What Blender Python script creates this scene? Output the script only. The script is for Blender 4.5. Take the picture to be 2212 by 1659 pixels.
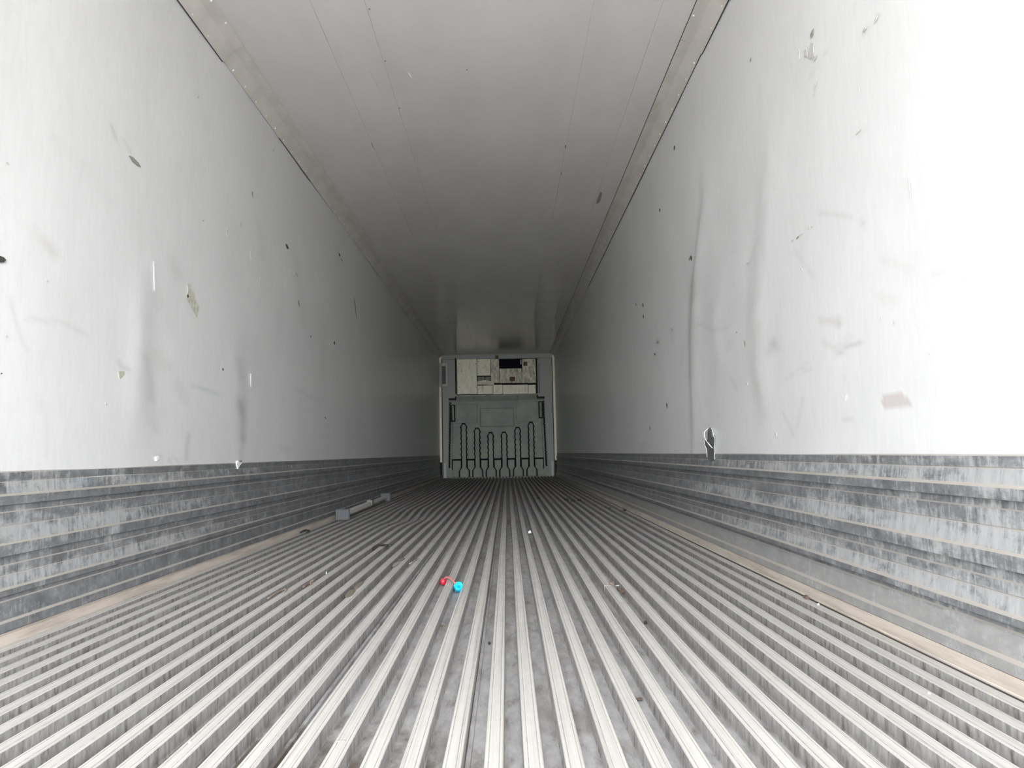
import bpy, bmesh, math, random
import numpy as np
from mathutils import Vector, Matrix

random.seed(7)
rng = np.random.default_rng(7)
C = bpy.context.scene.collection
for o in list(bpy.data.objects):
    bpy.data.objects.remove(o, do_unlink=True)

# ------------------------------------------------------------------ dimensions (metres)
HW = 1.275            # half inside width
ZC = 2.70             # ceiling height above the rib tops
L = 16.66             # front wall
Y0 = -2.1             # rear door opening
CAMX, CAMZ = 0.195, 0.522
PITCH = 0.0697        # floor rib spacing
RIBX0 = CAMX - 0.0345 # centre line of rib number 0
KT = 0.493            # top of the corrugated scuff liner

# ------------------------------------------------------------------ camera
F, PW, PH = 1640.0, 2212.0, 1659.0
VPX, VPY, ROLL = 1096.0, 978.0, 0.0201
yw = Vector(((VPX - PW/2)/F, -(VPY - PH/2)/F, -1.0)).normalized()
xw = Vector((math.cos(ROLL), math.sin(ROLL), 0.0))
xw = (xw - yw*xw.dot(yw)).normalized()
zw = xw.cross(yw)
ROT = Matrix((xw, yw, zw))            # camera axes -> world axes
camd = bpy.data.cameras.new('camera')
cam = bpy.data.objects.new('camera', camd)
C.objects.link(cam)
camd.sensor_fit = 'HORIZONTAL'
camd.sensor_width = 36.0
camd.lens = F/PW*36.0
camd.clip_start = 0.02
camd.clip_end = 500
EYE = Vector((CAMX, 0.0, CAMZ))
cam.matrix_world = Matrix.Translation(EYE) @ ROT.to_4x4()
bpy.context.scene.camera = cam

# ------------------------------------------------------------------ light and exposure
sc = bpy.context.scene
sc.view_settings.view_transform = 'Standard'
sc.view_settings.look = 'None'
sc.view_settings.gamma = 1.0
sc.view_settings.use_curve_mapping = False
sc.view_settings.exposure = 5.05
world = bpy.data.worlds.new('overcast_sky')
sc.world = world
world.use_nodes = True
wn, wl = world.node_tree.nodes, world.node_tree.links
wn.clear()
w_out = wn.new('ShaderNodeOutputWorld')
w_bg = wn.new('ShaderNodeBackground')
w_tc = wn.new('ShaderNodeTexCoord')
w_sep = wn.new('ShaderNodeSeparateXYZ')
w_ramp = wn.new('ShaderNodeValToRGB')
w_ramp.color_ramp.elements[0].position = 0.0
w_ramp.color_ramp.elements[0].color = (0.80, 0.83, 0.86, 1)
w_ramp.color_ramp.elements[1].position = 1.0
w_ramp.color_ramp.elements[1].color = (1.0, 1.02, 1.05, 1)
wl.new(w_tc.outputs['Generated'], w_sep.inputs[0])
wl.new(w_sep.outputs['Z'], w_ramp.inputs[0])
wl.new(w_ramp.outputs[0], w_bg.inputs['Color'])
w_bg.inputs['Strength'].default_value = 1.0
wl.new(w_bg.outputs[0], w_out.inputs['Surface'])
# portal in the open rear doorway: only guides the sampling of the sky
pd = bpy.data.lights.new('doorway_portal', 'AREA')
pd.shape = 'RECTANGLE'
pd.size, pd.size_y = 2*HW, ZC
pd.cycles.is_portal = True
po = bpy.data.objects.new('doorway_portal', pd)
po.location = (0, Y0, ZC/2)
po.rotation_euler = (math.pi/2, 0, 0)   # emits towards +Y... set below
po.rotation_euler = (-math.pi/2, 0, math.pi)
C.objects.link(po)
try:
    sc.cycles.max_bounces = 16
    sc.cycles.diffuse_bounces = 10
    sc.cycles.glossy_bounces = 6
except Exception:
    pass

# ------------------------------------------------------------------ from the camera's ray to a point on a real surface
def ray(px, py):
    v = Vector(((px - PW/2)/F, -(py - PH/2)/F, -1.0))
    return ROT @ v
def on_x(px, py, X):
    d = ray(px, py); return EYE + d*((X - EYE.x)/d.x)
def on_y(px, py, Y):
    d = ray(px, py); return EYE + d*((Y - EYE.y)/d.y)
def on_z(px, py, Z):
    d = ray(px, py); return EYE + d*((Z - EYE.z)/d.z)

# ------------------------------------------------------------------ materials
def mat(name, col, rough=0.5, metal=0.0, spec=0.5):
    m = bpy.data.materials.new(name); m.use_nodes = True
    b = m.node_tree.nodes['Principled BSDF']
    b.inputs['Base Color'].default_value = (*col, 1)
    b.inputs['Roughness'].default_value = rough
    b.inputs['Metallic'].default_value = metal
    b.inputs['Specular IOR Level'].default_value = spec
    return m
class NT:
    """small helper around a material's node tree"""
    def __init__(s, m):
        s.n, s.l = m.node_tree.nodes, m.node_tree.links
        s.b = s.n['Principled BSDF']
        s.g = s.n.new('ShaderNodeNewGeometry')
    def pos(s, sx, sy, sz):
        mp = s.n.new('ShaderNodeMapping'); mp.inputs['Scale'].default_value = (sx, sy, sz)
        s.l.new(s.g.outputs['Position'], mp.inputs['Vector']); return mp.outputs[0]
    def noise(s, vec, scale, detail=4, rough=0.55):
        t = s.n.new('ShaderNodeTexNoise'); t.inputs['Scale'].default_value = scale
        t.inputs['Detail'].default_value = detail; t.inputs['Roughness'].default_value = rough
        s.l.new(vec, t.inputs['Vector']); return t.outputs['Fac']
    def ramp(s, fac, stops):
        r = s.n.new('ShaderNodeValToRGB'); e = r.color_ramp.elements
        while len(e) < len(stops): e.new(0.5)
        for k, (p, c) in enumerate(stops):
            e[k].position = p
            e[k].color = (*c, 1) if isinstance(c, tuple) else (c, c, c, 1)
        s.l.new(fac, r.inputs[0]); return r.outputs[0]
    def mix(s, fac, a, b, mode='MIX'):
        x = s.n.new('ShaderNodeMix'); x.data_type = 'RGBA'; x.blend_type = mode
        for sock, v in ((x.inputs[0], fac), (x.inputs[6], a), (x.inputs[7], b)):
            if isinstance(v, (int, float)): sock.default_value = v
            elif isinstance(v, tuple): sock.default_value = (*v, 1)
            else: s.l.new(v, sock)
        return x.outputs[2]
    def math(s, op, a, b=0.0, clamp=False):
        x = s.n.new('ShaderNodeMath'); x.operation = op; x.use_clamp = clamp
        for k, v in enumerate((a, b)):
            if isinstance(v, (int, float)): x.inputs[k].default_value = v
            else: s.l.new(v, x.inputs[k])
        return x.outputs[0]
    def attr(s, name):
        a = s.n.new('ShaderNodeAttribute'); a.attribute_name = name; return a.outputs['Color']
    def up(s):
        x = s.n.new('ShaderNodeSeparateXYZ'); s.l.new(s.g.outputs['Normal'], x.inputs[0]); return x.outputs['Z']
    def along(s):
        x = s.n.new('ShaderNodeSeparateXYZ'); s.l.new(s.g.outputs['Position'], x.inputs[0]); return x.outputs['Y']
    def color(s, c): s.l.new(c, s.b.inputs['Base Color'])
    def rough(s, r): s.l.new(r, s.b.inputs['Roughness'])
    def bump(s, h, strength, dist=0.01):
        bp = s.n.new('ShaderNodeBump'); bp.inputs['Strength'].default_value = strength
        bp.inputs['Distance'].default_value = dist
        s.l.new(h, bp.inputs['Height']); s.l.new(bp.outputs[0], s.b.inputs['Normal'])

def liner_material(name, base, stain=True):
    m = mat(name, base, 0.31, 0, 0.5); t = NT(m)
    smear = t.ramp(t.noise(t.pos(1, 1.0, 0.55), 2.2, 6, 0.65), [(0.36, 0.945), (0.64, 1.0)])
    fine = t.ramp(t.noise(t.pos(1, 9, 2.2), 5, 5, 0.7), [(0.33, 0.95), (0.58, 1.0)])
    c = t.mix(1.0, t.mix(1.0, base, smear, 'MULTIPLY'), fine, 'MULTIPLY')
    # little nicks and rub marks all over the liner
    nick = t.ramp(t.noise(t.pos(1, 22, 9), 4.5, 4, 0.6), [(0.755, 0.0), (0.785, 1.0)])
    c = t.mix(t.math('MULTIPLY', nick, 0.35), c, (0.30, 0.29, 0.27))
    rub = t.ramp(t.noise(t.pos(1, 3.0, 1.3), 3.0, 6, 0.75), [(0.60, 0.0), (0.74, 1.0)])
    c = t.mix(t.math('MULTIPLY', rub, 0.14), c, (0.50, 0.46, 0.43))
    if stain:
        c = t.mix(1.0, c, t.attr('wear'), 'MULTIPLY')
    t.color(c)
    t.bump(t.noise(t.pos(1, 1.5, 0.25), 2.6, 1), 0.22, 0.01)
    return m

M = {}
M['wall'] = liner_material('white_wall_liner', (0.72, 0.72, 0.715))
mc = mat('ceiling_liner', (0.70, 0.68, 0.66), 0.17, 0, 0.5); t = NT(mc)
cc = t.mix(1.0, (0.70, 0.68, 0.66), t.ramp(t.noise(t.pos(1.2, .5, 1), 2.5, 5, .6), [(0.35, 0.93), (0.65, 1.0)]), 'MULTIPLY')
t.color(cc); t.bump(t.noise(t.pos(0.25, 1.3, 1), 1.6, 2), 0.22, 0.02)
M['ceiling'] = mc
M['cove'] = mat('beige_cove', (0.64, 0.605, 0.56), 0.45)
t = NT(M['cove']); t.color(t.mix(1.0, (0.64, 0.605, 0.56), t.ramp(t.noise(t.pos(3, 1.5, 3), 3, 5), [(0.35, 0.88), (0.6, 1.0)]), 'MULTIPLY'))
M['rivet'] = mat('rivet_white', (0.88, 0.87, 0.84), 0.35)
M['seam'] = mat('dark_joint', (0.06, 0.055, 0.05), 0.8)

# worn aluminium rib tops, dirtier flanks
m = mat('worn_rib', (0.8, 0.78, 0.75), 0.5, 0.0, 0.5); t = NT(m)
streak = t.ramp(t.noise(t.pos(160, 1.2, 20), 1.0, 5, 0.65), [(0.30, (0.315, 0.302, 0.285)), (0.52, (0.435, 0.421, 0.402)), (0.75, (0.48, 0.468, 0.452))])
grime = t.ramp(t.noise(t.pos(5, 2.2, 5), 3.0, 6, 0.7), [(0.40, 0.0), (0.72, 1.0)])
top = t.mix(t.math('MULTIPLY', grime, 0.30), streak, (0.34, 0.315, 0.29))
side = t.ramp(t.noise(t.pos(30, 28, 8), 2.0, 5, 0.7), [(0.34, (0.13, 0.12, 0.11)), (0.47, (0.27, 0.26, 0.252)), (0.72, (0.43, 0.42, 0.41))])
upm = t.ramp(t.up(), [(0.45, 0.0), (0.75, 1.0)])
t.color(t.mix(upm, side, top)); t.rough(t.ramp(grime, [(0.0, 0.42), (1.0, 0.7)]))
t.bump(t.noise(t.pos(200, 6, 60), 1.0, 3), 0.15, 0.001)
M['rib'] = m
m = mat('floor_channel', (0.45, 0.44, 0.43), 0.55, 0.2, 0.4); t = NT(m)
ch = t.ramp(t.noise(t.pos(18, 5, 18), 2.0, 7, 0.7), [(0.30, (0.17, 0.16, 0.152)), (0.45, (0.33, 0.324, 0.322)), (0.62, (0.43, 0.424, 0.424)), (0.8, (0.58, 0.575, 0.575))])
dirt = t.ramp(t.noise(t.pos(2.2, 0.9, 1), 2.1, 5, 0.65), [(0.50, 0.0), (0.68, 1.0)])
mpd = t.n.new('ShaderNodeMapping'); mpd.vector_type = 'TEXTURE'
mpd.inputs['Location'].default_value = (-0.38, 1.15, -0.03); mpd.inputs['Scale'].default_value = (0.75, 0.75, 1.0)
t.l.new(t.g.outputs['Position'], mpd.inputs['Vector'])
gs = t.n.new('ShaderNodeTexGradient'); gs.gradient_type = 'SPHERICAL'; t.l.new(mpd.outputs[0], gs.inputs[0])
rear = t.ramp(t.math('ADD', t.math('MULTIPLY', gs.outputs['Fac'], 0.55), t.math('MULTIPLY', t.noise(t.pos(9, 5, 1), 2, 5, .7), 0.6)), [(0.44, 0.0), (0.58, 1.0)])
c1 = t.mix(t.math('MULTIPLY', dirt, 0.6), ch, (0.13, 0.11, 0.095))
t.color(t.mix(t.math('MULTIPLY', rear, 0.85), c1, (0.10, 0.08, 0.062)))
t.bump(t.noise(t.pos(60, 60, 60), 1, 4), 0.3, 0.002)
M['channel'] = m
# corrugated scuff liner: grey aluminium, paint-like white wear near the doors, dust on every ledge
m = mat('scuff_aluminium', (0.3, 0.31, 0.32), 0.42, 0.35, 0.5); t = NT(m)
patch = t.noise(t.pos(1, 1.1, 3.5), 2.3, 6, 0.7)
runs = t.noise(t.pos(1, 27, 6), 1.6, 6, 0.75)
mott = t.noise(t.pos(1, 6, 11), 1.9, 6, 0.72)
near = t.ramp(t.math('DIVIDE', t.along(), 16.0), [(0.10, 0.16), (0.20, 0.095), (0.34, 0.0)])
xs = t.n.new('ShaderNodeSeparateXYZ'); t.l.new(t.g.outputs['Position'], xs.inputs[0])
band = t.ramp(xs.outputs['Z'], [(0.0, 0.0), (0.120, 0.0), (0.158, 0.0), (0.163, 0.10), (0.198, 0.10), (0.205, 0.05), (0.250, 0.03), (0.289, 0.03), (0.293, 0.10), (0.338, 0.10), (0.345, 0.05), (0.40, 0.02), (0.428, 0.02), (0.433, 0.10), (0.466, 0.10), (0.472, 0.03)])
for e_ in band.node.color_ramp.elements: pass
wearf = t.math('ADD', t.math('ADD', t.math('MULTIPLY', patch, 0.38), t.math('ADD', t.math('MULTIPLY', runs, 0.32), t.math('MULTIPLY', mott, 0.32))), near)
wearf = t.math('SUBTRACT', t.math('ADD', wearf, band), 0.117)
w = t.ramp(wearf, [(0.54, 0.0), (0.63, 1.0)])
grey = t.ramp(t.noise(t.pos(1, 7, 9), 2.0, 5, 0.7), [(0.3, (0.135, 0.14, 0.148)), (0.55, (0.25, 0.257, 0.267)), (0.75, (0.40, 0.408, 0.42))])
lowr = t.math('MULTIPLY', t.ramp(xs.outputs['Z'], [(0.118, 1.0), (0.126, 0.0)]), t.math('GREATER_THAN', xs.outputs['X'], 0.0))
grey = t.mix(t.math('MULTIPLY', lowr, 0.8), grey, t.ramp(mott, [(0.35, (0.36, 0.36, 0.355)), (0.6, (0.46, 0.45, 0.435))]))
c = t.mix(w, grey, t.ramp(runs, [(0.35, (0.40, 0.41, 0.415)), (0.6, (0.54, 0.545, 0.545))]))
scratch = t.ramp(t.noise(t.pos(1, 60, 3.5), 1.3, 3, 0.6), [(0.66, 0.0), (0.70, 1.0)])
c = t.mix(t.math('MULTIPLY', scratch, 0.55), c, (0.60, 0.61, 0.62))
blue = t.ramp(t.noise(t.pos(1, .9, 3), 1.7, 3), [(0.66, 0.0), (0.73, 1.0)])
c = t.mix(t.math('MULTIPLY', blue, 0.35), c, (0.35, 0.47, 0.58))
dust = t.ramp(t.up(), [(0.30, 0.0), (0.60, 1.0)])
c = t.mix(t.math('MULTIPLY', dust, 0.92), c, (0.48, 0.445, 0.40))
t.color(c)
M['scuff'] = m
m = mat('curb_strip', (0.52, 0.45, 0.39), 0.6, 0.15, 0.4); t = NT(m)
t.color(t.ramp(t.noise(t.pos(14, 1.2, 14), 2.0, 6, 0.7), [(0.3, (0.40, 0.35, 0.30)), (0.52, (0.60, 0.53, 0.46)), (0.75, (0.66, 0.61, 0.56))]))
M['curb'] = m
m = mat('grey_front_plastic', (0.30, 0.315, 0.29), 0.55, 0, 0.4); t = NT(m)
t.color(t.ramp(t.noise(t.pos(1.5, 1, 1.5), 2.2, 5, 0.6), [(0.35, (0.28, 0.30, 0.275)), (0.5, (0.315, 0.345, 0.285)), (0.68, (0.37, 0.395, 0.325))]))
M['front'] = m
M['front_wall'] = mat('grey_front_wall', (0.345, 0.36, 0.33), 0.5)
m = mat('evaporator_panel', (0.62, 0.60, 0.50), 0.5, 0.1, 0.4); t = NT(m)
a = t.ramp(t.noise(t.pos(10, 1, 2.2), 2.0, 6, 0.75), [(0.30, (0.50, 0.46, 0.35)), (0.44, (0.80, 0.77, 0.60)), (0.62, (0.88, 0.85, 0.70)), (0.8, (0.93, 0.91, 0.85))])
t.color(a); M['evap'] = m
m = mat('evaporator_panel_grimy', (0.5, 0.47, 0.42), 0.6, 0.1, 0.4); t = NT(m)
t.color(t.ramp(t.noise(t.pos(9, 1, 3.5), 2.2, 6, 0.75), [(0.34, (0.28, 0.25, 0.22)), (0.46, (0.58, 0.55, 0.45)), (0.58, (0.78, 0.75, 0.57)), (0.75, (0.90, 0.88, 0.74))]))
M['evap2'] = m
M['void'] = mat('opening_dark', (0.012, 0.012, 0.018), 0.9, 0, 0.1)  # near-black stands for the dark inside the opening and slots
M['cream'] = mat('cream_edge', (0.90, 0.82, 0.61), 0.4)
M['flatblack'] = mat('flat_black', (0.02, 0.018, 0.016), 0.8)
M['steel'] = mat('galvanised_steel', (0.68, 0.67, 0.63), 0.5, 0.0)
M['framebar'] = mat('frame_bar', (0.52, 0.52, 0.45), 0.5)
M['padgrey'] = mat('weathered_foot', (0.10, 0.107, 0.112), 0.6)
M['lightgrey'] = mat('light_grey_metal', (0.42, 0.43, 0.42), 0.5, 0.2)
M['red'] = mat('red_plastic', (0.52, 0.02, 0.045), 0.35)
M['pink'] = mat('faded_red_strap', (0.62, 0.20, 0.18), 0.4)
M['blue'] = mat('bright_blue_plastic', (0.0, 0.52, 0.80), 0.35)
M['bluedark'] = mat('blue_recess', (0.0, 0.22, 0.42), 0.5)
M['leaf'] = mat('dry_leaf', (0.20, 0.155, 0.115), 0.7)
M['leafdark'] = mat('dark_dry_leaf', (0.14, 0.085, 0.05), 0.8)
M['soil_and_gap_dark'] = mat('black_soil_and_gap', (0.035, 0.03, 0.025), 0.9)
M['mud'] = mat('dry_mud', (0.15, 0.125, 0.095), 0.9)
M['rust'] = mat('rusty_brown', (0.13, 0.085, 0.068), 0.8)
M['paper'] = mat('white_scrap', (0.85, 0.85, 0.84), 0.6)
M['gouge_dark'] = mat('gouge_black', (0.05, 0.05, 0.045), 0.8)
M['gouge_grey'] = mat('gouge_grey', (0.27, 0.26, 0.23), 0.7)
M['gouge_mid'] = mat('gouge_midgrey', (0.52, 0.51, 0.49), 0.6)
M['fibre'] = mat('torn_fibreglass', (0.50, 0.49, 0.39), 0.7)
t = NT(M['fibre']); t.color(t.ramp(t.noise(t.pos(20, 20, 20), 3, 5, .7), [(0.35, (0.34, 0.33, 0.27)), (0.55, (0.55, 0.545, 0.45)), (0.7, (0.66, 0.66, 0.60))]))
M['tin'] = mat('torn_aluminium', (0.30, 0.31, 0.32), 0.4, 0.6)
t = NT(M['tin']); t.color(t.ramp(t.noise(t.pos(40, 40, 8), 2, 4, .7), [(0.35, (0.10, 0.10, 0.10)), (0.55, (0.26, 0.27, 0.28)), (0.7, (0.42, 0.43, 0.44))]))
M['white'] = mat('bare_white_and_highlight', (0.92, 0.92, 0.91), 0.4)
M['ground'] = mat('asphalt_yard', (0.30, 0.29, 0.275), 0.9)

# ------------------------------------------------------------------ object helpers
def link_mesh(name, me, material=None, parent=None):
    o = bpy.data.objects.new(name, me); C.objects.link(o)
    if material is not None and not me.materials:
        for k in (material if isinstance(material, list) else [material]):
            me.materials.append(k)
    if parent is not None: o.parent = parent
    return o
def obj(name, bm, material, parent=None, smooth=False):
    bmesh.ops.recalc_face_normals(bm, faces=bm.faces)
    me = bpy.data.meshes.new(name); bm.to_mesh(me); bm.free()
    if smooth:
        for p in me.polygons: p.use_smooth = True
    return link_mesh(name, me, material, parent)
def struct(o): o['kind'] = 'structure'; return o
def thing(o, label, cat, group=None):
    o['label'] = label; o['category'] = cat
    if group: o['group'] = group
    return o
def empty(name, loc=(0, 0, 0)):
    o = bpy.data.objects.new(name, None); C.objects.link(o); o.location = loc
    o.empty_display_size = 0.05
    return o
def box(bm, x0, x1, y0, y1, z0, z1):
    v = [bm.verts.new(p) for p in ((x0,y0,z0),(x1,y0,z0),(x1,y1,z0),(x0,y1,z0),(x0,y0,z1),(x1,y0,z1),(x1,y1,z1),(x0,y1,z1))]
    for f in ((0,3,2,1),(4,5,6,7),(0,1,5,4),(1,2,6,5),(2,3,7,6),(3,0,4,7)): bm.faces.new([v[k] for k in f])
def bevelled_box(x0, x1, y0, y1, z0, z1, b=0.004):
    bm = bmesh.new(); box(bm, x0, x1, y0, y1, z0, z1)
    bmesh.ops.bevel(bm, geom=bm.edges[:], offset=b, segments=1, affect='EDGES')
    return bm
def place(o, base):
    """give a thing made of one mesh its origin at its base"""
    me = o.data; b = Vector(base)
    me.transform(Matrix.Translation(-b)); o.location = b
def extrude_profile(prof, ys, closed=True, shift=None):
    """prof: (x, z) ring; ys: stations along the trailer; shift(x, z, y) -> (dx, dz)"""
    bm = bmesh.new(); rings = []
    for y in ys:
        ring = []
        for (x, z) in prof:
            dx, dz = shift(x, z, y) if shift else (0, 0)
            ring.append(bm.verts.new((x + dx, y, z + dz)))
        rings.append(ring)
    n = len(prof)
    for a, b in zip(rings, rings[1:]):
        for k in range(n if closed else n - 1):
            bm.faces.new((a[k], a[(k+1) % n], b[(k+1) % n], b[k]))
    if closed:
        bm.faces.new(rings[0][::-1]); bm.faces.new(rings[-1])
    return bm
def prism(pts, nrm, depth):
    """polygon given as 3-D points, thickened by depth along nrm (front side at +depth)"""
    bm = bmesh.new(); nrm = Vector(nrm)
    a = [bm.verts.new(p) for p in pts]; b = [bm.verts.new(Vector(p) + nrm*depth) for p in pts]
    n = len(a)
    bm.faces.new(a[::-1]); bm.faces.new(b)
    for k in range(n): bm.faces.new((a[k], a[(k+1) % n], b[(k+1) % n], b[k]))
    return bm
def tube(path, r, seg=8, taper=None):
    bm = bmesh.new(); P = [Vector(p) for p in path]; rings = []
    for i, p in enumerate(P):
        d = (P[min(i+1, len(P)-1)] - P[max(i-1, 0)]).normalized()
        u = d.cross(Vector((0, 0, 1)))
        if u.length < 1e-4: u = d.cross(Vector((1, 0, 0)))
        u.normalize(); v = u.cross(d)
        rr = r*(taper[i] if taper else 1)
        rings.append([bm.verts.new(p + rr*(math.cos(a)*u + math.sin(a)*v)) for a in [2*math.pi*k/seg for k in range(seg)]])
    for a, b in zip(rings, rings[1:]):
        for k in range(seg): bm.faces.new((a[k], a[(k+1) % seg], b[(k+1) % seg], b[k]))
    bm.faces.new(rings[0][::-1]); bm.faces.new(rings[-1])
    return bm
def lump(c, sx, sy, sz, jitter=0.25, sub=2):
    bm = bmesh.new(); bmesh.ops.create_icosphere(bm, subdivisions=sub, radius=1.0)
    for v in bm.verts:
        k = 1 + random.uniform(-jitter, jitter)
        v.co = Vector((c[0] + v.co.x*sx*k, c[1] + v.co.y*sy*k, c[2] + max(v.co.z, -0.35)*sz*k + 0.35*sz))
    return bm

# ================================================================== SETTING
# ground outside, below the trailer
bm = bmesh.new(); box(bm, -40, 40, -60, 40, -1.45, -1.35)
struct(obj('ground', bm, M['ground']))

# ---- floor: pan with channels, each rib a part of it
bm = bmesh.new(); box(bm, -HW - 0.01, HW + 0.01, Y0, L + 0.02, -0.09, -0.032)
floor = struct(obj('floor', bm, M['channel']))
ys = [Y0 + (L - 0.03 - Y0)*k/80 for k in range(81)]
def rib_shift(xc, ph):
    def f(x, z, y):
        g = math.exp(-((xc + 0.66)/0.20)**2)
        d1 = math.exp(-((y - 6.35)/0.42)**2)
        d2 = math.exp(-((y - 7.5)/0.5)**2)
        return (0.0012*math.sin(y*1.3 + ph) + g*(0.020*d1 - 0.012*d2), -0.020*g*d1 + 0.006*g*d2 + 0.0008*math.sin(y*0.9 + ph*2))
    return f
RIBS = range(-20, 16)
for k in RIBS:
    xc = RIBX0 + k*PITCH
    w = 0.0163 + 0.0005*math.sin(k*2.1)
    lines = [(-0.0095, 0.0009), (0.0075, 0.0009), (0.0112, 0.0012)] if k % 5 == 4 else [(-0.0090, 0.0008), (0.0095, 0.0009)]
    top = [(-w - 0.0022, -0.034), (-w - 0.0004, -0.028), (-w, -0.0016), (-w + 0.0016, 0.0)]
    for (lx, lw) in lines:
        top += [(lx - lw, 0.0), (lx - lw*0.3, -0.0010), (lx + lw*0.3, -0.0010), (lx + lw, 0.0)]
    top += [(w - 0.0016, 0.0), (w, -0.0016), (w + 0.0004, -0.028), (w + 0.0022, -0.034)]
    prof = [(xc + x, z) for (x, z) in top]
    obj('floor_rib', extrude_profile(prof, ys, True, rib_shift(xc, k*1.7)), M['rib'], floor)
for k in (-16, -11, -6, -1, 4, 9, 14):            # interlocks between the extruded planks
    xc = RIBX0 + k*PITCH + 0.0186
    prof = [(xc, -0.033), (xc + 0.0005, -0.0255), (xc + 0.0085, -0.0255), (xc + 0.0095, -0.033)]
    obj('plank_joint', extrude_profile(prof, ys[::7], True), M['channel'] if k != 4 else M['seam'], floor)

# ---- walls: dense sheets with the bulges of the liner, stains in a vertex attribute
def strokes_left():
    G, B, T, BL = (0.55, 0.54, 0.53), (0.72, 0.65, 0.60), (0.80, 0.78, 0.75), (0.62, 0.70, 0.75)
    return [
        ([(240,272),(250,300)], 5, 0.55, G), ([(268,305),(282,330)], 4, 0.35, G), ([(95,520),(108,535),(115,545)], 12, 0.35, B),
        ([(522,868),(526,900),(524,945)], 9, 0.55, G), ([(516,872),(520,890)], 8, 0.45, G), ([(526,945),(520,990)], 7, 0.4, G),
        ([(408,940),(404,965),(403,992)], 5, 0.5, G), ([(416,832),(440,840),(470,851)], 4, 0.6, BL), ([(513,780),(520,815)], 9, 0.35, G),
        ([(374,568),(384,590)], 16, 0.28, G), ([(330,620),(345,650)], 22, 0.18, G), ([(310,770),(318,790),(325,860)], 10, 0.32, G),
        ([(340,770),(360,790)], 16, 0.25, B), ([(255,782),(262,795),(275,798)], 6, 0.5, G), ([(60,690),(130,695),(190,725)], 5, 0.28, G),
        ([(20,640),(45,730),(60,760)], 5, 0.22, G), ([(330,910),(338,930)], 12, 0.25, G), ([(385,830),(398,860)], 14, 0.2, G),
        ([(70,495),(110,540)], 16, 0.15, B), ([(640,560),(650,640),(655,700)], 8, 0.2, G), ([(610,640),(600,760)], 10, 0.15, G),
        ([(560,480),(568,560)], 6, 0.18, G), ([(300,820),(330,890)], 20, 0.12, G), ([(120,300),(200,380),(230,430)], 18, 0.10, G),
        ([(373,1002),(362,995),(372,986),(384,994),(386,1003)], 2.5, 0.35, G), ([(336,984),(348,983)], 3, 0.4, G),
        ([(610,968),(622,972)], 6, 0.3, G), ([(700,700),(700,800)], 8, 0.2, G), ([(640,840),(690,870)], 6, 0.2, G),
        ([(90,870),(105,930),(100,985)], 6, 0.15, G), ([(150,640),(155,700)], 20, 0.10, B)]
def strokes_right():
    G, B, T = (0.55, 0.54, 0.53), (0.68, 0.60, 0.54), (0.82, 0.76, 0.72)
    return [
        ([(1498,600),(1496,640),(1494,690),(1496,760),(1492,810)], 9, 0.42, B), ([(1497,618),(1500,640)], 10, 0.4, B),
        ([(1640,700),(1636,760),(1632,800),(1640,850),(1655,900)], 10, 0.25, B), ([(1656,440),(1650,560),(1640,650)], 7, 0.25, B),
        ([(1815,760),(1835,746),(1858,741)], 5, 0.55, G), ([(1805,750),(1840,728)], 5, 0.25, B), ([(1775,692),(1798,694),(1812,700)], 8, 0.45, B),
        ([(1812,684),(1813,705)], 5, 0.35, G), ([(1770,460),(1800,462),(1838,470)], 4, 0.40, B), ([(2130,558),(2165,542),(2185,532)], 8, 0.45, B),
        ([(2015,592),(2040,584)], 6, 0.5, G), ([(2065,620),(2105,600)], 7, 0.3, B), ([(2135,555),(2212,520)], 10, 0.2, B),
        ([(2090,610),(2110,650),(2120,670)], 14, 0.25, B), ([(1900,640),(1930,650)], 14, 0.18, B), ([(1860,480),(1866,485)], 5, 0.4, G),
        ([(1850,290),(1868,278)], 5, 0.3, G), ([(1864,72),(1873,60)], 5, 0.55, G), ([(1893,42),(1898,32)], 4, 0.6, G), ([(1780,118),(1788,106)], 4, 0.4, G),
        ([(1758,210),(1766,175)], 3, 0.35, G), ([(1752,165),(1765,140)], 6, 0.25, B), ([(1672,742),(1662,760)], 9, 0.4, G), ([(1672,740),(1680,752)], 9, 0.35, G),
        ([(1780,740),(1815,760),(1805,770)], 6, 0.3, B), ([(1740,800),(1752,796)], 5, 0.35, G), ([(1692,890),(1716,940)], 4, 0.3, G), ([(1736,860),(1722,930)], 4, 0.25, G),
        ([(2060,330),(2130,270),(2212,200)], 4, 0.18, B), ([(2090,350),(2150,290)], 3, 0.15, B), ([(1722,545),(1730,560),(1760,600)], 5, 0.2, G),
        ([(1575,740),(1572,752)], 8, 0.25, B), ([(1640,515),(1618,575)], 4, 0.28, G), ([(1822,908),(1840,904)], 4, 0.4, B),
        ([(1420,735),(1424,742)], 5, 0.5, B), ([(1450,710),(1453,735)], 5, 0.3, G), ([(1905,560),(1965,580)], 10, 0.15, B),
        ([(1510,700),(1545,715),(1570,708)], 4, 0.25, G), ([(1580,815),(1590,840)], 4, 0.3, G), ([(1745,785),(1700,820)], 4, 0.25, G),
        ([(2075,900),(2100,930),(2212,940)], 6, 0.14, B), ([(2175,890),(2190,930)], 14, 0.15, B), ([(1440,560),(1450,700)], 14, 0.12, G),
        ([(1300,820),(1320,900)], 10, 0.12, G), ([(1388,960),(1384,985)], 5, 0.3, G)]
half_disc = [(1897,878),(1903,862),(1915,850),(1930,845),(1945,848),(1960,860),(1972,878),(1950,882),(1920,880)]

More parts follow.
